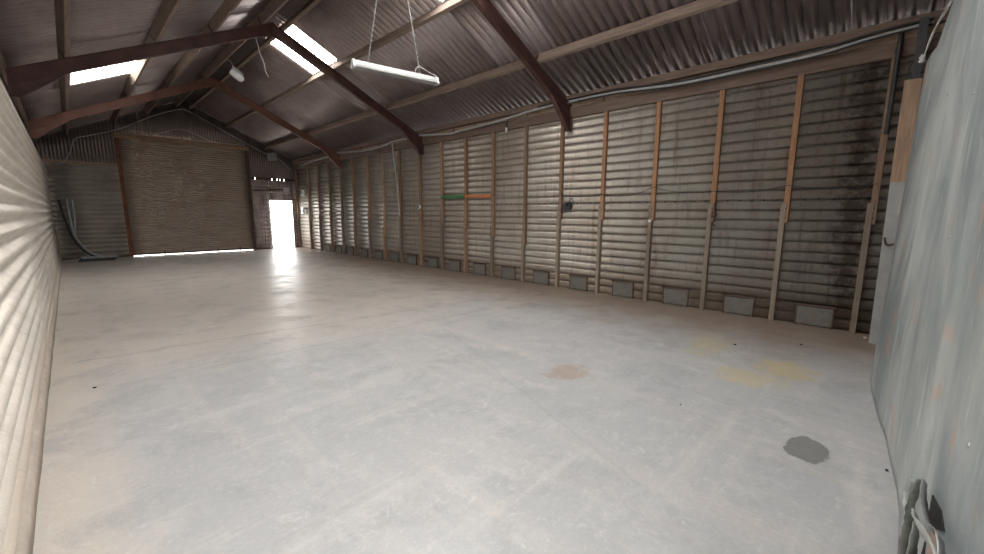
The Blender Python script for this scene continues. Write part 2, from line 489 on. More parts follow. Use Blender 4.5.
# plates along the right wall
mb = MB(); mb.beam((XR + .025, Y0 + .05, 3.615), (XR + .025, YF - .06, 3.615), .09, .19, (0, 0, 1))
tag(mb.obj('wall_plate', M['plate']), 'brown timber plate resting on the studs of the right wall', 'timber beam')
mb = MB(); mb.beam((XR + .025, Y0 + .05, 3.76), (XR + .025, YF - .06, 3.76), .085, .095, (0, 0, 1))
tag(mb.obj('packing_board', M['plate_pale']), 'pale flaking timber board between the right wall plate and the eaves beam', 'timber beam')
mb = MB(); mb.beam((XR - .05, Y0 + .05, 3.87), (XR - .05, YF - .06, 3.87), .11, .12, (0, 0, 1))
tag(mb.obj('eaves_beam', M['plate']), 'dark timber beam under the roof edge of the right wall', 'timber beam')
i = 0
for y in (.75, 1.55, 2.0, 3.2, 4.15, 5.25, 6.0, 6.6, 7.7, 8.5, 9.3, 10.8, 12.2, 13.4):
    mb = MB(); mb.beam((XR - .026, y, 3.71), (XR - .026, y, 3.80), .012, .03, (1, 0, 0), .002)
    tag(mb.obj('strap_bracket', M['dkmetal'], origin=(XR, y, 3.7)), 'small black strap on the pale board above the right wall, %s from the near end' % ORD[i], 'bracket', 'straps above the right wall'); i += 1

# ------------------------------------------------------------------ left wall
mb = MB()
def ribl(z): return .052 * (.5 - .5 * math.cos(2 * PI * z / .152)) ** 1.3
yl = [Y0, YF]
for i in range(len(yl) - 1):
    j = i % 3
    wall_sheet(mb, yl[i] - .06, yl[i + 1] + .04, .02, 1.55, XL - .05, 1, ribl, (.0, .002, .0)[j], 0, .152 / 10, lean=-.004)
    wall_sheet(mb, yl[i] - .06, yl[i + 1] + .04, 1.45, 2.90, XL - .05, 1, ribl, .006 + (.0, .003, .001)[j], 0, .152 / 10, lean=-.004)
w = mb.obj('wall_left', M['sheet_l'], solid=.004)
struct(w, 'pale corrugated sheeting of the left wall', 'wall')
mb = MB()
mb.beam((XL - .13, Y0 + .05, 2.93), (XL - .13, YF - .05, 2.93), .1, .15)
tag(mb.obj('wall_plate', M['plate']), 'brown timber plate along the top of the left wall sheeting', 'timber beam')
mb = MB()
def fvert(y): return .012 * math.cos(2 * PI * y / .146)
mb.grid(int((YF - Y0) / .0183) + 1, 2, lambda i, j: (XL - .22 + fvert(Y0 + i * .0183), Y0 + i * .0183, 2.7 + 1.3 * j))
struct(mb.obj('wall_left_upper', M['clad'], solid=.004), 'dark cladding above the left wall sheeting', 'wall')
mb = MB(); 
rnd = random.Random(3)
def kerb(i, j):
    y = Y0 + i * .25
    pts = [(XL - .05, 0), (XL + .012, 0), (XL + .002, .09), (XL - .03, .125), (XL - .05, .13)]
    x, z = pts[j]
    return (x + rnd.uniform(-.002, .002), min(y, YF), z + (rnd.uniform(-.004, .004) if z > 0 else 0))
mb.grid(int((YF - Y0) / .25) + 2, 5, kerb)
struct(mb.obj('baseboard_left', M['concrete_k']), 'pale concrete kerb at the foot of the left wall', 'kerb')

# ------------------------------------------------------------------ roof
PW = .16
def wave(y): return .036 * (1 - 2 * abs(math.sin(PI * y / PW)) ** .75)
def roof_panel(mb, xa, xb, ya, yb, off=0):
    n = int(round((yb - ya) / (PW / 12))) + 1
    h = (yb - ya) / (n - 1)
    mb.grid(n, 2, lambda i, j: ((xa, xb)[j], ya + i * h, sheet((xa, xb)[j]) + wave(ya + i * h) + off))
q = lambda y: round(y / PW) * PW
XEL, XER = -.62, 7.62
sky_l = [(.34, 1.50, q(11.25), q(13.1)), (.34, 1.50, q(1.2), q(3.4)), (1.62, 3.1, q(3.4), q(5.2))]  # only the first is seen; the others are added to light the shed
sky_r = [(3.75, 4.80, q(9.75), q(11.15)), (3.75, 4.80, q(4.5), q(5.9)), (3.75, 4.8, q(.7), q(2.3))]  # first is seen, middle read off floor glare, last unseen, added for light
yr0, yr1 = q(Y0 - .2), q(YF + .2)
def slope(name, xs, skies, label):
    mb = MB()
    cuts = sorted({yr0, yr1} | {a for s_ in skies for a in s_[2:]})
    for a, b in zip(cuts, cuts[1:]):
        gaps = [s_ for s_ in skies if s_[2] <= a + 1e-6 and s_[3] >= b - 1e-6]
        if gaps:
            g = gaps[0]
            roof_panel(mb, xs[0], g[0], a, b); roof_panel(mb, g[1], xs[1], a, b)
        else:
            roof_panel(mb, xs[0], xs[1], a, b)
    struct(mb.obj(name, M['roof'], solid=.006), label, 'ceiling')
slope('ceiling_left', (XEL, XC), sky_l, 'corrugated left roof slope')
slope('ceiling_right', (XC, XER), sky_r, 'corrugated right roof slope')
n = 1
for g in sky_l + sky_r:
    mb = MB(); roof_panel(mb, g[0] - .03, g[1] + .03, g[2] - PW * .5, g[3] + PW * .5, .012)
    struct(mb.obj('window_%d' % n, M['sky']), 'glowing corrugated rooflight sheet, of a set partly added out of view', 'rooflight'); n += 1
mb = MB()
mb.poly_y([(XC - .22, sheet(XC - .22) + .05), (XC, sheet(XC) + .07), (XC + .22, sheet(XC + .22) + .05), (XC + .22, sheet(XC + .22) + .06), (XC, sheet(XC) + .085), (XC - .22, sheet(XC - .22) + .06)], yr0, yr1)
struct(mb.obj('trim_1', M['clad']), 'ridge capping', 'trim')

# purlins (inner lower edge x, label)
def purlin(x, lab, w=.07, h=.17, cleat=True, side=None):
    sd = 1 if x < XC else -1
    th = math.atan(S) * sd
    nx, nz = -math.sin(th), math.cos(th)        # sheet normal
    bz = under(x) + .245
    c = Vector((x + nx * h / 2, 0, bz + nz * h / 2 - .015))
    t = thing('purlin', (c.x, Y0, c.z), lab, 'purlin', 'timber purlins of the roof')
    mb = MB(); mb.beam((c.x, Y0 + .05, c.z), (c.x, YF - .05, c.z), w, h, (nx, 0, nz), .006)
    mb.obj('beam', M['purlin'], t, (c.x, Y0, c.z))
    for y in (4.9, 9.9, 15.0):
        mb = MB()
        s2 = Vector((-nz, 0, nx)) * (w / 2 + .006) * 1
        a = c + s2; a.y = y
        u = Vector((nx, 0, nz))
        mb.beam(a - u * (h / 2 + .0), a + u * h * .3, .07, .01, Vector((-nz, 0, nx)), .001)
        mb.obj('cleat', M['steel'], t, (c.x, Y0, c.z))
purlin(.27, 'lowest timber purlin on the left roof slope')
purlin(1.47, 'timber purlin on the left roof slope, second up from the left wall')
purlin(2.38, 'timber purlin on the left roof slope, third up from the left wall')
purlin(3.28, 'timber purlin just left of the ridge')
purlin(3.66, 'timber purlin just right of the ridge')
purlin(4.78, 'timber purlin in the middle of the right roof slope, passing the bright rooflight')
purlin(6.18, 'lowest timber purlin on the right roof slope')
mb = MB()
th = math.atan(S); c = Vector((XL - .16, 0, sheet(XL - .16) - .13))
mb.beam((c.x, Y0 + .05, c.z), (c.x, YF - .05, c.z), .08, .15)
tag(mb.obj('eaves_beam', M['plate']), 'dark timber beam under the left roof edge', 'timber beam')

# ------------------------------------------------------------------ steel frames
def frame(y, mat, lab):
    t = thing('steel_rafter_frame', (XC, y, 3.3), lab, 'roof frame', 'steel portal frames')
    o = (XC, y, 3.3)
    D, FW, FT, WT = .225, .095, .012, .012
    for s in (-1, 1):
        X = (lambda x: x) if s == -1 else (lambda x: 2 * XC - x)
        # s=-1: left as given; s=1: mirrored
        xe = -.42 if s == -1 else -.42
        mb = MB()
        mb.poly_y([(X(xe), under(xe)), (X(XC), under(XC)), (X(XC), under(XC) + D), (X(xe), under(xe) + D)], y - WT / 2, y + WT / 2)
        for b in (0, D - FT):
            mb.poly_y([(X(xe), under(xe) + b), (X(XC), under(XC) + b), (X(XC), under(XC) + b + FT), (X(xe), under(xe) + b + FT)], y - FW / 2, y + FW / 2)
        mb.obj('rafter', mat, t, o)
        mb = MB()
        zt = 3.27 if s == 1 else 3.35
        hp = [(xe, zt), (xe + .12, zt), (.27, under(.27) + .004), (xe, under(xe) + .004)]
        mb.poly_y([(X(a), b) for a, b in hp], y - WT / 2, y + WT / 2)
        # flange along the sloping underside
        mb.poly_y([(X(xe + .12), zt), (X(.27), under(.27) - .006), (X(.27), under(.27) + .008), (X(xe + .12), zt + .016)], y - FW / 2, y + FW / 2)
        mb.poly_y([(X(xe), zt - .012), (X(xe + .125), zt - .012), (X(xe + .125), zt + .002), (X(xe), zt + .002)], y - FW / 2, y + FW / 2)
        mb.poly_y([(X(xe), zt), (X(xe + .014), zt), (X(xe + .014), under(xe) + D), (X(xe), under(xe) + D)], y - FW / 2, y + FW / 2)
        mb.obj('knee_haunch', mat, t, o)
    mb = MB()
    zb = under(XC)
    pl = [(XC - .42, under(XC - .42) + .013), (XC, zb - .04), (XC + .42, under(XC - .42) + .013), (XC + .42, under(XC - .42) + D - .013), (XC, zb + D - .013), (XC - .42, under(XC - .42) + D - .013)]
    mb.poly_y(pl, y - .018, y + .018)
    mb.poly_y([(XC - .008, zb - .05), (XC + .008, zb - .05), (XC + .008, zb + D), (XC - .008, zb + D)], y - .05, y + .05)
    mb.obj('apex_plate', mat, t, o)
    for s in (-1, 1):
        for dx, dz in ((.1, .03), (.1, .13), (.3, -.05), (.3, .05)):
            mb = MB(); mb.lathe((XC + s * dx, y - .018, zb + dz - .02), [(.014, 0), (.014, .01), (.008, .018)], (0, -1, 0), 6)
            mb.obj('bolt', M['rust_d'], t, o)
frame(4.9, M['steel'], 'dark red steel rafter frame nearest the camera, crossing the upper middle')
frame(9.9, M['steel'], 'dark red steel rafter frame under the bright rooflight, second from the near end')
frame(15.0, M['steel_f'], 'brighter red steel rafter frame farthest from the camera, before the roller shutter')

# ------------------------------------------------------------------ far gable
def ribf(z): return .085 * (.5 - .5 * math.cos(2 * PI * z / .163))
def hsheet(mb, xa, xb, z0, z1, y, prof, step, mi=0):
    nz = int(round((z1 - z0) / step)) + 1
    mb.grid(2, nz, lambda i, j: ((xa, xb)[i], y - prof(min(z0 + j * step, z1)), min(z0 + j * step, z1)), mi)
mb = MB()
hsheet(mb, XL - .2, 1.46, 0, 3.17, YF, ribf, .163 / 10)
def vwave(x): return .02 * (.5 + .5 * math.cos(2 * PI * x / .09))
def vsheet(mb, xa, xb, zb, y, mi=1, h=.0113):
    n = int((xb - xa) / h) + 2
    def f(i, j):
        x = min(xa + i * h, xb)
        return (x, y - vwave(x), zb if j == 0 else sheet(x) + .02)
    mb.grid(n, 2, f, mi)
vsheet(mb, XL - .25, 1.46, 3.14, YF)
vsheet(mb, 1.42, 5.52, 4.12, YF)
vsheet(mb, 5.44, 7.5, 3.06, YF)
# right lower part round the doorway
def ribr(z): return .04 * (abs(math.sin(PI * z / .17)) ** .6)
DX0, DX1, DH = 6.22, 7.14, 2.12
hsheet(mb, 5.44, DX0, 0, 2.98, YF, ribr, .017, 2)
hsheet(mb, DX0, DX1, DH, 2.98, YF, ribr, .017, 2)
hsheet(mb, DX1, 7.5, 0, 2.98, YF, ribr, .017, 2)
w = mb.obj('wall_far', [M['sheet_f'], M['clad'], M['sheet_fr']], solid=.004)
struct(w, 'corrugated far gable wall around the roller shutter', 'wall')
# strip with small gaps that show daylight between the lower sheets and the gable cladding
mb = MB()
xs = [5.5, 5.70, 5.73, 6.36, 6.40, 6.58, 6.62, 6.70, 6.73, 6.86, 6.90, 7.5]
for a, b in zip(xs[::2], xs[1::2]): mb.box(a, b, YF - .03, YF + .02, 2.975, 3.065)
struct(mb.obj('trim_2', M['rust_d']), 'gapped rail over the doorway', 'trim')
mb = MB(); mb.beam((XL - .1, YF - .05, 3.20), (1.40, YF - .05, 3.20), .05, .07)
tag(mb.obj('wall_rail', M['timber']), 'brown timber rail across the far wall left of the shutter', 'timber beam')

# roller shutter
sh = thing('roller_shutter', (3.45, YF - .1, 0), 'large closed brown ribbed roller shutter in the far wall', 'roller shutter')
mb = MB()
SP = .0835
def slat(z):
    u = (z / SP) % 1
    return .042 * math.sin(PI * u / .78) ** .8 if u < .78 else .0
nz = int((4.12 - .06) / (SP / 10)) + 1
NX = 12
mb.grid(NX, nz, lambda i, j: (1.50 + (5.42 - 1.50) * i / (NX - 1), YF - .07 - slat(.06 + j * SP / 10) - .02 * math.sin(PI * i / (NX - 1)), .06 + j * SP / 10 - (.0)))
mb.obj('slat_curtain', M['shutter'], sh, sh.location, solid=.003)
mb = MB(); mb.beam((1.50, YF - .1, .065), (5.42, YF - .1, .065), .05, .06); mb.obj('bottom_bar', M['rust_d'], sh, sh.location)
for x in (1.45, 5.46):
    mb = MB(); mb.loft([(-.05, -.05), (.05, -.05), (.05, .07), (-.05, .07)], (x, YF - .1, 0), (x, YF - .1, 4.2), (0, 1, 0))
    mb.obj('guide_rail', M['rust'] if x < 3 else M['rust_d'], sh, sh.location)
mb = MB(); mb.loft([(-.06, -.09), (.07, -.09), (.09, -.05), (.09, .05), (.07, .09), (-.06, .09)], (1.38, YF - .13, 4.20), (5.52, YF - .13, 4.20), (0, 0, 1))
mb.obj('roll_casing', M['timber'], sh, sh.location)
for x in (2.4, 2.98, 4.1, 4.9):
    mb = MB(); mb.beam((x, YF - .135, .0), (x, YF - .135, .17), .03, .02, (0, 1, 0)); mb.obj('bolt_bar', M['rust_d'], sh, sh.location)

# doorway in the far wall
df = thing('door_frame', (6.68, YF - .03, 0), 'pale metal frame around the open sunlit doorway', 'door frame')
mb = MB(); mb.beam((6.13, YF - .05, 0), (6.13, YF - .05, 2.47), .04, .04, (0, 1, 0)); mb.obj('post', M['palewire'], df, df.location)
mb = MB(); mb.beam((6.11, YF - .05, 2.47), (7.02, YF - .05, 2.47), .035, .035); mb.obj('head_rail', M['palewire'], df, df.location)
mb = MB(); mb.beam((7.17, YF - .05, 0), (7.17, YF - .05, 2.98), .06, .05, (0, 1, 0)); mb.obj('post', M['grey_t'], df, df.location)
mb = MB(); mb.beam((6.80, YF - .07, 2.60), (7.06, YF - .07, 2.60), .03, .20)
tag(mb.obj('junction_box', M['white'], origin=(6.93, YF - .07, 2.6)), 'small white box above the open doorway', 'electrical box')
mb = MB(); mb.beam((5.6, YF - .05, 2.52), (6.8, YF - .05, 2.60), .04, .045)
tag(mb.obj('wall_rail', M['rust_d']), 'dark rail across the stained sheets left of the open doorway', 'timber beam')
fl = thing('floodlight', (6.41, YF - .15, 3.97), 'grey square floodlight on the gable above the open doorway', 'floodlight')
mb = MB(); mb.beam((6.24, YF - .16, 3.95), (6.58, YF - .16, 3.99), .07, .32); mb.obj('housing', M['grwire'], fl, fl.location)
mb = MB(); mb.beam((6.26, YF - .2, 3.95), (6.56, YF - .2, 3.985), .012, .27); mb.obj('lens', M['diff'], fl, fl.location)
mb = MB(); mb.tube([(6.41, YF - .12, 4.0), (6.41, YF - .07, 4.1), (6.41, YF - .065, 4.16)], .015); mb.obj('bracket', M['dkmetal'], fl, fl.location)
def wall_box(y, z, w, h, lab, m='white'):
    t = thing('switch_box', (XR - .03, y, z), lab, 'electrical box')
    mb = MB(); mb.beam((XR - .03, y - w / 2, z), (XR - .03, y + w / 2, z), .06, h, (0, 0, 1), .008); mb.obj('box', M[m], t, t.location)
    mb = MB(); mb.beam((XR - .066, y - w / 5, z), (XR - .066, y + w / 5, z), .014, h * .3, (0, 0, 1), .003); mb.obj('switch', M['grwire'], t, t.location)
wall_box(18.62, 2.45, .22, .26, 'upper of two pale boxes beside the open doorway')
wall_box(18.80, 1.68, .25, .3, 'lower of two pale boxes beside the open doorway')

# cable along the rake of the far gable
pts = [(-.12, 3.08), (.1, 3.2), (.28, 3.55), (.42, 3.95), (.8, 4.12), (1.59, 4.45), (2.45, 4.98), (3.24, 5.36), (3.57, 5.38), (4.1, 5.12), (4.92, 4.70), (6.07, 4.13), (6.7, 3.9), (7.16, 3.48)]
mb = MB(); mb.tube(smooth_path([(x, YF - .10, z) for x, z in pts]), .017, 6)
tag(mb.obj('cable', M['grwire']), 'grey cable following the roof line across the far gable', 'cable')
mb = MB(); mb.tube(smooth_path([(1.85, YF - .07, 4.42), (2.6, YF - .07, 4.44), (3.29, YF - .06, 4.68), (3.9, YF - .07, 4.5), (4.38, YF - .07, 4.33), (5.4, YF - .1, 4.32)]), .009, 5)
tag(mb.obj('cable', M['palewire']), 'thin pale cable sagging above the roller shutter', 'cable')

# flexible ducts and gratings in the far left corner
mb_l = [[(-.16, 19.3, 1.97), (-.08, 19.25, 1.3), (.02, 19.2, .8), (.25, 19.1, .3), (.55, 18.95, .09), (.8, 18.9, .05)],
        [(0.02, 19.35, 2.0), (.04, 19.3, 1.3), (.1, 19.2, .75), (.38, 19.1, .25), (.7, 19.05, .10), (1.0, 19.1, .07)],
        [(.15, 19.4, 1.98), (.14, 19.35, 1.4), (.10, 19.3, .7), (.2, 19.2, .3), (.42, 19.15, .06)]]
for i, p in enumerate(mb_l):
    mb = MB(); mb.tube(smooth_path(p), .028, 8)
    tag(mb.obj('pipe', M['dkwire'] if i == 0 else M['grwire'] , origin=p[-1]), ['bent dark pipe leaning in the far left corner, leftmost of three', 'bent grey pipe leaning in the far left corner, middle of three', 'bent grey pipe leaning in the far left corner, rightmost of three'][i], 'pipe', 'pipes leaning in the far left corner')
for i in range(3):
    t = thing('metal_grating', (.45, 18.7, .01 + i * .05), ['lowest', 'middle', 'topmost'][i] + ' dark metal grating in the low stack by the far left corner', 'grating', 'stacked gratings')
    z = .02 + i * .05; o = t.location
    dx = .04 * i
    mb = MB()
    mb.beam((.08 + dx, 18.45, z), (.95 + dx, 18.45, z), .03, .035); mb.beam((.08 + dx, 18.85, z), (.95 + dx, 18.85, z), .03, .035)
    mb.obj('frame', M['grwire'] if i == 2 else M['dkmetal'], t, o)
    mb = MB()
    for k in range(9): mb.beam((.12 + dx + k * .1, 18.46, z), (.12 + dx + k * .1, 18.84, z), .02, .03)
    mb.obj('bars', M['dkmetal'], t, o)

# ------------------------------------------------------------------ near gable and grey sheet leaf
def lerp(tab, x):
    if x <= tab[0][0]: return tab[0][1]
    for (a, b), (c, d) in zip(tab, tab[1:]):
        if x <= c: return b + (d - b) * (x - a) / (c - a)
    return tab[-1][1]
yb = [(.4, -.2), (2.0, -.2), (2.59, -.2), (2.95, -.21), (3.23, -.2), (3.62, -.17), (3.93, -.15), (4.3, -.11), (4.96, -.05), (5.39, -.032), (6.02, -.04), (6.15, -.042)]
yt = [(.4, -.24), (3, -.24), (4, -.225), (5.0, -.205), (5.4, -.175), (5.8, -.12), (6.15, -.088)]
rn = random.Random(5)
ph = [(rn.uniform(1, 6), rn.uniform(.5, 3), rn.uniform(0, 6), rn.uniform(.0006, .0022)) for _ in range(14)]
def leaf(x, z):
    t = min(1, z / 3.2)
    y = lerp(yb, x) * (1 - t) + lerp(yt, x) * t
    for a, b, c, d in ph: y += d * math.sin(a * x + b * z + c) * min(1, z * 2) * min(1, (6.15 - x) * 2)
    # raised vertical fold
    y += .022 * math.exp(-((x - 2.35 - .05 * math.sin(z * 1.5)) / .05) ** 2)
    # lap step
    y += .005 * (1 if x > 4.1 else 0)
    return y
sl = thing('sheet_metal_door', (3.3, -.2, 0), 'scuffed blue grey sheet metal door leaf filling the right edge', 'door')
mb = MB()
NXL, NZL = 150, 60
def lf(i, j):
    x = .55 + (6.15 - .55) * i / (NXL - 1)
    top = 3.42 if x < 5.35 else 3.42 - .30 * min(1, (x - 5.35) / .35)
    z = .004 + top * j / (NZL - 1)
    return (x, leaf(x, z), z)
mb.grid(NXL, NZL, lf)
mb.obj('skin', M['leaf'], sl, sl.location, solid=.004)
# folded edge of the leaf
mb = MB()
E = [(6.15, leaf(6.15, z) - .004, z) for z in [i * .1 for i in range(0, 32)]]
mb.tube(E, .008, 6); mb.obj('folded_edge', M['grwire'], sl, sl.location)
# cane bolt and bent handle
mb = MB()
for x, z in ((1.62, .99), (3.2, 2.2), (2.7, 2.9), (2.9, 1.5), (4.2, 2.4)):
    mb.lathe((x, leaf(x, z), z), [(.008, 0), (.008, .004), (.003, .007)], (0, 1, 0), 8)
mb.obj('rivet', M['metal'], sl, sl.location)
# torn, curled metal around a black plate painting the shade inside the tear
def strip(name, pts, w, mat, tw=(0, 0, 1), th=.004, parent=sl):
    mb = MB(); P_ = smooth_path(pts, 6); n = len(P_)
    up = Vector(tw)
    def f(i, j):
        ww = w * (.55 + .45 * math.sin(PI * (i + .6) / n)) * (1 + .15 * math.sin(i * 1.9))
        return P_[i] + up * (j - .5) * ww
    mb.grid(n, 3, lambda i, j: f(i, j / 2))
    return mb.obj(name, mat, parent, parent.location, solid=th)
strip('torn_strip', [(2.30, -.182, .52), (2.32, -.178, .45), (2.28, -.18, .40), (2.16, -.185, .43)], .05, M['leaf'], (0, .6, .5))
strip('torn_strip', [(2.08, -.183, .64), (2.10, -.172, .52), (2.15, -.18, .42), (2.14, -.176, .33), (2.13, -.182, .2), (2.13, -.185, .06)], .036, M['torn'], (-.5, .8, .1))
strip('torn_strip', [(1.99, -.185, .68), (1.90, -.180, .67), (1.76, -.178, .69), (1.60, -.176, .73), (1.47, -.180, .78), (1.38, -.185, .72)], .042, M['metal'], (-.2, .5, .8))
strip('torn_strip', [(1.97, -.180, .55), (1.84, -.168, .62), (1.70, -.160, .67), (1.58, -.162, .72), (1.47, -.172, .75), (1.40, -.184, .74)], .075, M['doorgrey'], (-.2, .35, .8), .006)
strip('torn_strip', [(2.0, -.184, .52), (1.93, -.180, .46), (1.88, -.176, .38), (1.86, -.18, .25)], .05, M['torn'], (-.6, .5, .1))
mb = MB()
def gp(x, z): return (x, leaf(x, z) + .006, z)
for tri in ([(1.99, .64), (1.96, .545), (1.84, .60), (1.66, .70), (1.78, .70)], [(1.92, .50), (1.95, .38), (1.87, .30), (1.84, .42)]):
    n = len(tri); mb.add([gp(*p) for p in tri] + [(p[0], leaf(*p) - .02, p[1]) for p in tri], [list(range(n)), list(range(n, 2 * n))[::-1]] + [[i, (i + 1) % n, n + (i + 1) % n, n + i] for i in range(n)])
mb.obj('tear_shade', M['shade'], sl, sl.location)
# door post in two finishes, with latch and hook
dp = thing('door_post', (6.97, 0, 0), 'tall door post beside the grey sheet, brown above and grey below', 'door post')
def slab(name, x0, x1, ya, yb_, z0, z1, m, t, lean=0):
    mb = MB(); mb.add([(x0, ya, z0), (x1, ya, z0), (x1, yb_, z0), (x0, yb_, z0), (x0, ya + lean, z1), (x1, ya + lean, z1), (x1, yb_ + lean, z1), (x0, yb_ + lean, z1)],
        [[0, 3, 2, 1], [4, 5, 6, 7], [0, 1, 5, 4], [1, 2, 6, 5], [2, 3, 7, 6], [3, 0, 4, 7]])
    return mb.obj(name, m, t, t.location)
slab('lower_post', 6.90, 7.05, -.11, .035, 0, 1.99, M['doorgrey'], dp, .025)
slab('upper_post', 6.90, 7.05, -.08, .062, 1.99, 3.14, M['timber'], dp, .004)
mb = MB(); mb.beam((6.86, -.085, 1.66), (6.90, -.085, 1.66), .075, .11, (0, 0, 1), .004); mb.cyl((6.88, -.085, 1.6), (6.88, -.085, 1.3), .007); mb.obj('latch', M['metal'], dp, dp.location)
mb = MB(); mb.tube(smooth_path([(6.88, .035, 1.33), (6.85, .02, 1.27), (6.84, 0, 1.245), (6.84, -.03, 1.25), (6.84, -.06, 1.26), (6.88, -.08, 1.27)]), .012, 8)
mb.obj('hook', M['rust_d'], dp, dp.location)
mb = MB(); mb.loft([(-.04, -.04), (.04, -.04), (.04, .04), (-.04, .04)], (7.12, -.02, 0), (7.12, -.02, 3.85), (0, 1, 0))
tag(mb.obj('steel_column', M['dkmetal'], origin=(7.12, -.02, 0)), 'dark steel column in the near right corner behind the brown door post', 'steel column')
mb = MB(); mb.tube([(7.24, .16, 3.78), (7.24, .16, 3.0), (7.24, .165, 2.6)], .026, 10); mb.lathe((7.24, .16, 3.55), [(.034, 0), (.034, .05)], (0, 0, 1), 10)
tag(mb.obj('conduit', M['dkwire'], origin=(7.24, .16, 3.0)), 'short dark vertical conduit at the top of the near right corner', 'conduit')
ins = thing('insulator', (6.9, -.05, 3.36), 'small white porcelain insulator above the brown door post', 'insulator')
mb = MB(); mb.lathe((6.9, -.05, 3.30), [(.012, 0), (.03, .01), (.03, .03), (.018, .04), (.03, .05), (.03, .07), (.012, .09)], (0, 0, 1), 12); mb.obj('body', M['white'], ins, ins.location)
mb = MB(); mb.cyl((6.9, -.05, 3.39), (7.1, -.04, 3.45), .008); mb.obj('pin', M['dkmetal'], ins, ins.location)
mb = MB(); mb.tube(smooth_path([(6.88, .06, 3.14), (6.88, .045, 3.24), (6.87, .02, 3.32), (6.88, -.02, 3.37), (6.9, -.045, 3.37)]), .005, 6)
tag(mb.obj('cable', M['dkwire']), 'thin dark wire looping from the insulator to the brown door post', 'cable')
for k in range(2):
    mb = MB(); mb.tube(smooth_path([(6.35, -.06 - .01 * k, 3.24 + .05 * k), (6.3, -.085 - .01 * k, 3.40), (6.2, -.12, 3.48 + .02 * k), (6.0, -.16, 3.52 + .03 * k), (5.6, -.22, 3.60)]), .007, 6)
    tag(mb.obj('cable', M['palewire']), ['lower', 'upper'][k] + ' of two pale cables curving behind the top corner of the grey sheet', 'cable', 'pale cables over the grey sheet')
# near gable cladding above and beside the leaf
mb = MB()
def nv(xa, xb, za, top):
    n = int((xb - xa) / .0113) + 2
    def f(i, j):
        x = min(xa + i * .0113, xb)
        return (x, Y0 - .04 + vwave(x), za if j == 0 else (sheet(x) + .02 if top is None else top))
    mb.grid(n, 2, f)
nv(XL - .25, .62, 3.45, None); nv(.62, 7.5, 0, None)  # gap beside the camera is out of view, added as a daylight opening
struct(mb.obj('wall_near', M['clad'], solid=.004), 'dark cladding of the near gable', 'wall')

# small rubbish on the floor by the leaf
mb = MB(); 
rr = random.Random(11)
def lump(x, y, s, lab, m, name='debris_chip', cat='debris'):
    s *= .65
    bm = MB(); vs = []
    bm.lathe((x, y, .001), [(s * .7, 0), (s, s * .25), (s * .8, s * .6), (s * .3, s * .75)], (0, 0, 1), 7)
    for i in range(len(bm.v)):
        v = bm.v[i]; bm.v[i] = (x + (v[0] - x) * rr.uniform(.7, 1.5), y + (v[1] - y) * rr.uniform(.6, 1.1), v[2])
    tag(bm.obj(name, m, origin=(x, y, 0)), lab, cat)
lump(0, 5.07, .022, 'small black lump on the floor near the left wall', M['rub'])
lump(5.6, 1.22, .028, 'black scrap on the yellow stained floor, farther from the grey sheet', M['rub'])
lump(6.18, .63, .026, 'black scrap on the floor near the stud with the wide stained bay', M['rub'])
lump(3.45, 1.11, .014, 'tiny dark chip on the bare floor before the wet patch', M['dkmetal'])
lump(7.12, .07, .05, 'small pale rubble at the foot of the door post', M['concrete_k'])
lump(3.44, -.155, .018, 'dark chip at the foot of the grey sheet', M['rub'])

# ------------------------------------------------------------------ fittings on the right wall
XC_ = 7.20
def cab(name, pts, r, m, lab, seg=8, cat='cable'):
    mb = MB(); mb.tube(smooth_path(pts, 5), r, seg)
    return tag(mb.obj(name, m), lab, cat)
base = [(-.1, 3.80), (.44, 3.77), (.93, 3.715), (1.61, 3.71), (2.74, 3.71), (3.8, 3.78), (4.64, 3.80), (5.62, 3.80), (6.85, 3.72), (8.15, 3.68), (8.63, 3.66), (9.86, 3.78), (10.45, 3.77), (11.31, 3.77), (11.83, 3.70), (13.17, 3.67), (14.78, 3.78), (15.8, 3.72), (17, 3.68), (18.54, 3.6)]
cab('cable', [(XC_, y, z) for y, z in base], .026, M['grwire'], 'thick grey conduit sagging along the top of the right wall')
cab('cable', [(XC_ - .028, y, z + .04 + .012 * math.sin(y * 2)) for y, z in base[:8]] , .015, M['dkwire'], 'black cable above the grey conduit at the near end of the right wall')
cab('cable', [(XC_ - .034, y, z - .035 + .012 * math.sin(y * 1.7 + 1)) for y, z in base[:7]], .013, M['dkwire'], 'black cable below the grey conduit at the near end of the right wall')
cab('conduit', [(XC_ + .02, 11.33, 3.77), (XC_ + .02, 11.30, 3.6), (XC_ + .03, 11.27, 3.2), (XC_ + .03, 11.12, 2.3), (XC_ + .03, 11.05, 1.5)], .022, M['grwire'], 'grey vertical conduit running down a stud of the right wall', 8, 'conduit')
mb = MB(); mb.beam((XR - .012, 8.12, 2.03), (XR - .012, 9.08, 2.04), .022, .085); tag(mb.obj('wall_rail', M['green'], origin=(XR, 8.6, 2)), 'green painted timber rail between two studs of the right wall', 'rail')
mb = MB(); mb.beam((XR - .012, 7.12, 2.02), (XR - .012, 8.08, 2.04), .022, .075); tag(mb.obj('wall_rail', M['orpaint'], origin=(XR, 7.6, 2)), 'orange painted timber rail between two studs of the right wall', 'rail')
jb = thing('junction_box', (7.33, 4.93, 1.78), 'dark electrical box with loose wires, fixed between two studs of the right wall', 'electrical box')
mb = MB(); mb.beam((XR - .005, 4.82, 1.76), (XR - .005, 5.0, 1.76), .09, .16, (0, 0, 1), .01); mb.obj('box', M['dkmetal'], jb, jb.location)
mb = MB(); mb.lathe((XR - .05, 4.88, 1.79), [(.035, 0), (.035, .02), (.02, .04)], (-1, 0, 0), 12); mb.obj('socket', M['dkwire'], jb, jb.location)
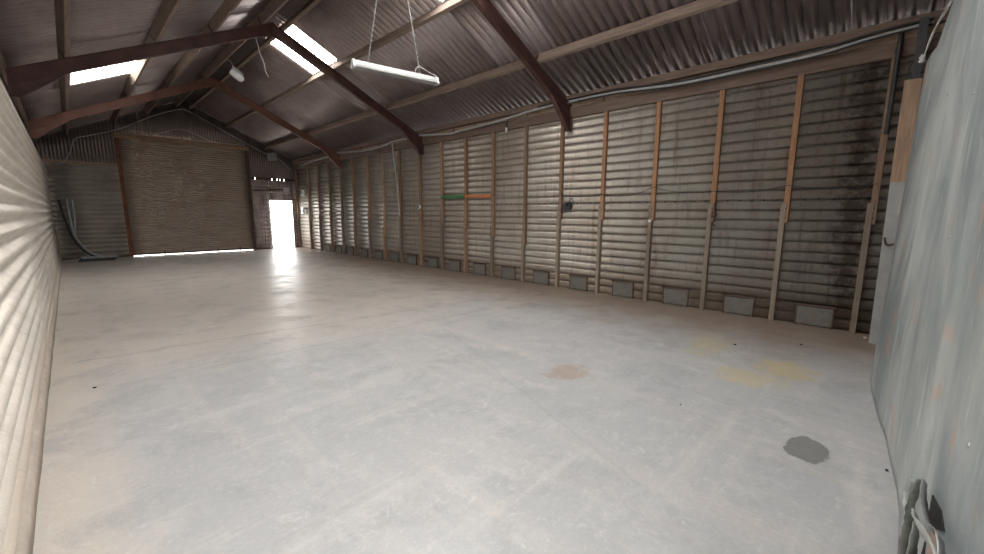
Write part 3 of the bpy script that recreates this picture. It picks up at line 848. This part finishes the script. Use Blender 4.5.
for k, pp in enumerate(([(XR - .02, 4.86, 1.84), (XR - .04, 4.78, 1.92), (XR - .03, 4.74, 1.80), (XR - .02, 4.8, 1.7)], [(XR - .02, 4.95, 1.84), (XR - .04, 5.02, 1.95), (XR - .02, 5.08, 2.08)], [(XR - .02, 4.9, 1.69), (XR - .05, 4.98, 1.6), (XR - .03, 5.05, 1.66), (XR, 5.02, 1.74)])):
    mb = MB(); mb.tube(smooth_path(pp), .008, 6); mb.obj('loose_wire', M['dkwire'], jb, jb.location)
so = thing('round_socket', (XR - .02, 10.10, 1.78), 'small round pale socket on a stud of the right wall', 'socket')
mb = MB(); mb.lathe((XR - .002, 10.10, 1.78), [(.06, 0), (.06, .035), (.045, .05)], (-1, 0, 0), 16); mb.obj('rim', M['white'], so, so.location)
mb = MB(); mb.lathe((XR - .045, 10.10, 1.78), [(.032, 0), (.03, .012)], (-1, 0, 0), 12); mb.obj('face', M['dkmetal'], so, so.location)
bl = thing('bulb_holder', (XR - .08, 6.62, 3.56), 'small bulb holder hanging from the right wall plate', 'lamp')
mb = MB(); mb.cyl((XR - .04, 6.62, 3.67), (XR - .04, 6.62, 3.56), .035); mb.obj('holder', M['dkmetal'], bl, bl.location)
mb = MB(); mb.lathe((XR - .04, 6.62, 3.45), [(.008, 0), (.03, .015), (.036, .045), (.022, .085), (.02, .11)], (0, 0, 1), 12); mb.obj('bulb', M['glassw'], bl, bl.location)
mb = MB(); mb.lathe((XR - .012, 3.13, 1.48), [(.028, 0), (.028, .004), (.02, .006)], (-1, 0, 0), 10)
tag(mb.obj('paper_label', M['white'], origin=(XR - .012, 3.13, 1.48)), 'tiny white disc on the fourth stud from the near right corner', 'label')
def sagw(y0, z0, y1, z1, sag, x=XR - .012):
    return [(x, y0 + (y1 - y0) * t, z0 + (z1 - z0) * t - sag * 4 * t * (1 - t)) for t in [k / 6 for k in range(7)]]
W = [(5.1, 2.0), (4.11, 1.98), (3.1, 2.07), (2.11, 1.97), (1.12, 2.02), (.18, 2.0)]
p = []
for (a, b), (c, d) in zip(W, W[1:]): p += sagw(a, b, c, d, .05 if a != 4.11 else .09)[:-1]
cab('cable', p + [(XR - .012, .18, 2.0)], .006, M['dkwire'], 'thin dark wire sagging across the studs at the near end of the right wall', 6)
p = []
W = [(19.4, 2.2), (16.1, 2.05), (13.1, 2.0), (10.1, 2.03), (7.1, 2.05), (5.1, 2.0)]
for (a, b), (c, d) in zip(W, W[1:]): p += sagw(a, b, c, d, .04)[:-1]
cab('cable', p, .005, M['dkwire'], 'thin dark wire running along the far half of the right wall', 5)
mb = MB(); mb.tube(smooth_path([(XR - .02, 2.08, 1.78), (XR - .05, 2.06, 1.68), (XR - .03, 2.1, 1.60), (XR - .05, 2.05, 1.52), (XR - .02, 2.09, 1.45), (XR - .03, 2.03, 1.42)]), .009, 6); mb.tube(smooth_path([(XR - .02, 2.07, 1.7), (XR - .06, 2.02, 1.6), (XR - .03, 2.05, 1.56)]), .012, 6)
tag(mb.obj('string', M['dkwire'], origin=(XR, 2.07, 1.6)), 'knotted dark string hanging from a stud of the right wall', 'string')

# ------------------------------------------------------------------ hanging batten light
A = Vector((3.31, 6.24, 3.88)); B = Vector((4.75, 5.97, 3.88))
lt = thing('batten_light', (A + B) / 2, 'white fluorescent batten light hanging on two chains', 'ceiling light')
o = lt.location
d = (B - A).normalized()
mb = MB(); mb.loft([(-.035, .0), (.035, .0), (.03, .055), (-.03, .055)], A + Vector((0, 0, .0)), B, (0, 0, 1)); mb.obj('spine', M['white'], lt, o)
mb = MB(); mb.loft([(-.075, -.045), (-.055, -.062), (.055, -.062), (.075, -.045), (.036, -.001), (-.036, -.001)], A + d * .03, B - d * .03, (0, 0, 1)); mb.obj('diffuser', M['diff'], lt, o)
for a, s in ((A, 1), (B, -1)):
    mb = MB(); mb.loft([(-.08, -.048), (-.058, -.067), (.058, -.067), (.08, -.048), (.04, .06), (-.04, .06)], a - d * s * .006, a + d * s * .03, (0, 0, 1)); mb.obj('end_cap', M['white'], lt, o)
pp = [A + d * (.17 * 1.465) + Vector((0, 0, .06)), A + d * (.78 * 1.465) + Vector((0, 0, .06))]
tops = [Vector((3.63, 5.72, 5.50)), Vector((4.10, 5.98, 5.36 + .36))]
tops[1].z = sheet(4.10) - .055
for k in range(2):
    a, b = pp[k], tops[k]
    mb = MB(); L = (b - a).length; n = int(L / .032); u = (b - a).normalized()
    s1 = u.cross(Vector((1, 0, 0))).normalized(); s2 = u.cross(s1)
    for i in range(n):
        c = a + (b - a) * ((i + .5) / n); w = s1 if i % 2 else s2
        ring = [c + u * (.021 * math.cos(t)) + w * (.009 * math.sin(t)) for t in [2 * PI * q_ / 8 for q_ in range(8)]]
        mb.tube(ring, .0035, 4, closed=True)
    mb.cyl(a - u * .0, a - Vector((0, 0, .012)), .012, 8)
    mb.obj('chain', M['metal'], lt, o)
mb = MB(); e = B - d * .02
mb.tube(smooth_path([pp[1] + Vector((-.10, 0, .01)), pp[1] + Vector((-.06, 0, .09)), pp[1] + Vector((.04, 0, .11)), pp[1] + Vector((.17, -.01, .07)), e + Vector((0, 0, .08)), e + Vector((.02, -.05, .0)), e + Vector((.03, -.06, -.06))]), .006, 6)
mb.obj('flex', M['palewire'], lt, o)

# small lamp and dangling wire under the ridge
rl = thing('bulkhead_lamp', (3.5, 13, 5.25), 'small pale lamp hanging below the ridge', 'lamp')
o = rl.location
mb = MB(); mb.lathe((3.55, 13.0, 5.22), [(.05, -.17), (.09, -.15), (.10, 0), (.085, .14), (.04, .18)], (.75, 0, -.5), 14); mb.obj('lens', M['glassw'], rl, o)
mb = MB(); mb.beam((3.42, 13.0, 5.33), (3.66, 13.0, 5.17), .12, .08, (.5, 0, .75), .01); 
for i in range(len(mb.v)): mb.v[i] = (mb.v[i][0] + .03, mb.v[i][1], mb.v[i][2] + .07)
mb.obj('back_plate', M['grwire'], rl, o)
mb = MB(); mb.tube(smooth_path([(3.50, 13, 5.38), (3.46, 13, 5.48), (3.42, 13.0, 5.56), (3.33, 13, 5.58)]), .012, 6); mb.obj('bracket', M['grwire'], rl, o)
cab('cable', [(3.12, 9.95, 5.24), (3.18, 10, 5.08), (3.2, 10, 4.95), (3.27, 10, 4.75), (3.29, 10, 4.6), (3.34, 10, 4.49)], .010, M['palewire'], 'short pale cable dangling from the steel frame below the ridge', 6)

# ------------------------------------------------------------------ daylight
w = bpy.data.worlds.new('world'); SC.world = w; w.use_nodes = True
nt = w.node_tree; bg = nt.nodes['Background']
bg.inputs[0].default_value = (1.0, .985, .955, 1); bg.inputs[1].default_value = 9.0
def portal(name, loc, direction, sx, sy):
    l = bpy.data.lights.new(name, 'AREA'); l.shape = 'RECTANGLE'; l.size = sx; l.size_y = sy
    l.cycles.is_portal = True
    ob = bpy.data.objects.new(name, l); COL.objects.link(ob); ob.location = loc
    z = -Vector(direction).normalized()
    x = Vector((1, 0, 0)); x = (x - z * x.dot(z)).normalized(); y = z.cross(x)
    m = Matrix((x, y, z)).transposed().to_4x4(); m.translation = Vector(loc); ob.matrix_world = m
portal('portal_added_opening_near', (.16, Y0 - .08, 1.72), (0, 1, 0), .92, 3.4)  # unseen near opening, added to bring daylight in
portal('portal_doorway_far', ((DX0 + DX1) / 2, YF + .08, DH / 2), (0, -1, 0), DX1 - DX0, DH)

vs = SC.view_settings
vs.view_transform = 'Standard'; vs.look = 'None'; vs.gamma = 1; vs.use_curve_mapping = False
vs.exposure = 0.36
SC.cycles.max_bounces = 10
SC.cycles.diffuse_bounces = 6
SC.cycles.transmission_bounces = 6
SC.cycles.sample_clamp_indirect = 6
SC.cycles.use_adaptive_sampling = False
SC.cycles.use_denoising = True
SC.cycles.denoiser = 'OPENIMAGEDENOISE'
SC.cycles.denoising_input_passes = 'RGB_ALBEDO_NORMAL'
SC.cycles.denoising_prefilter = 'NONE'
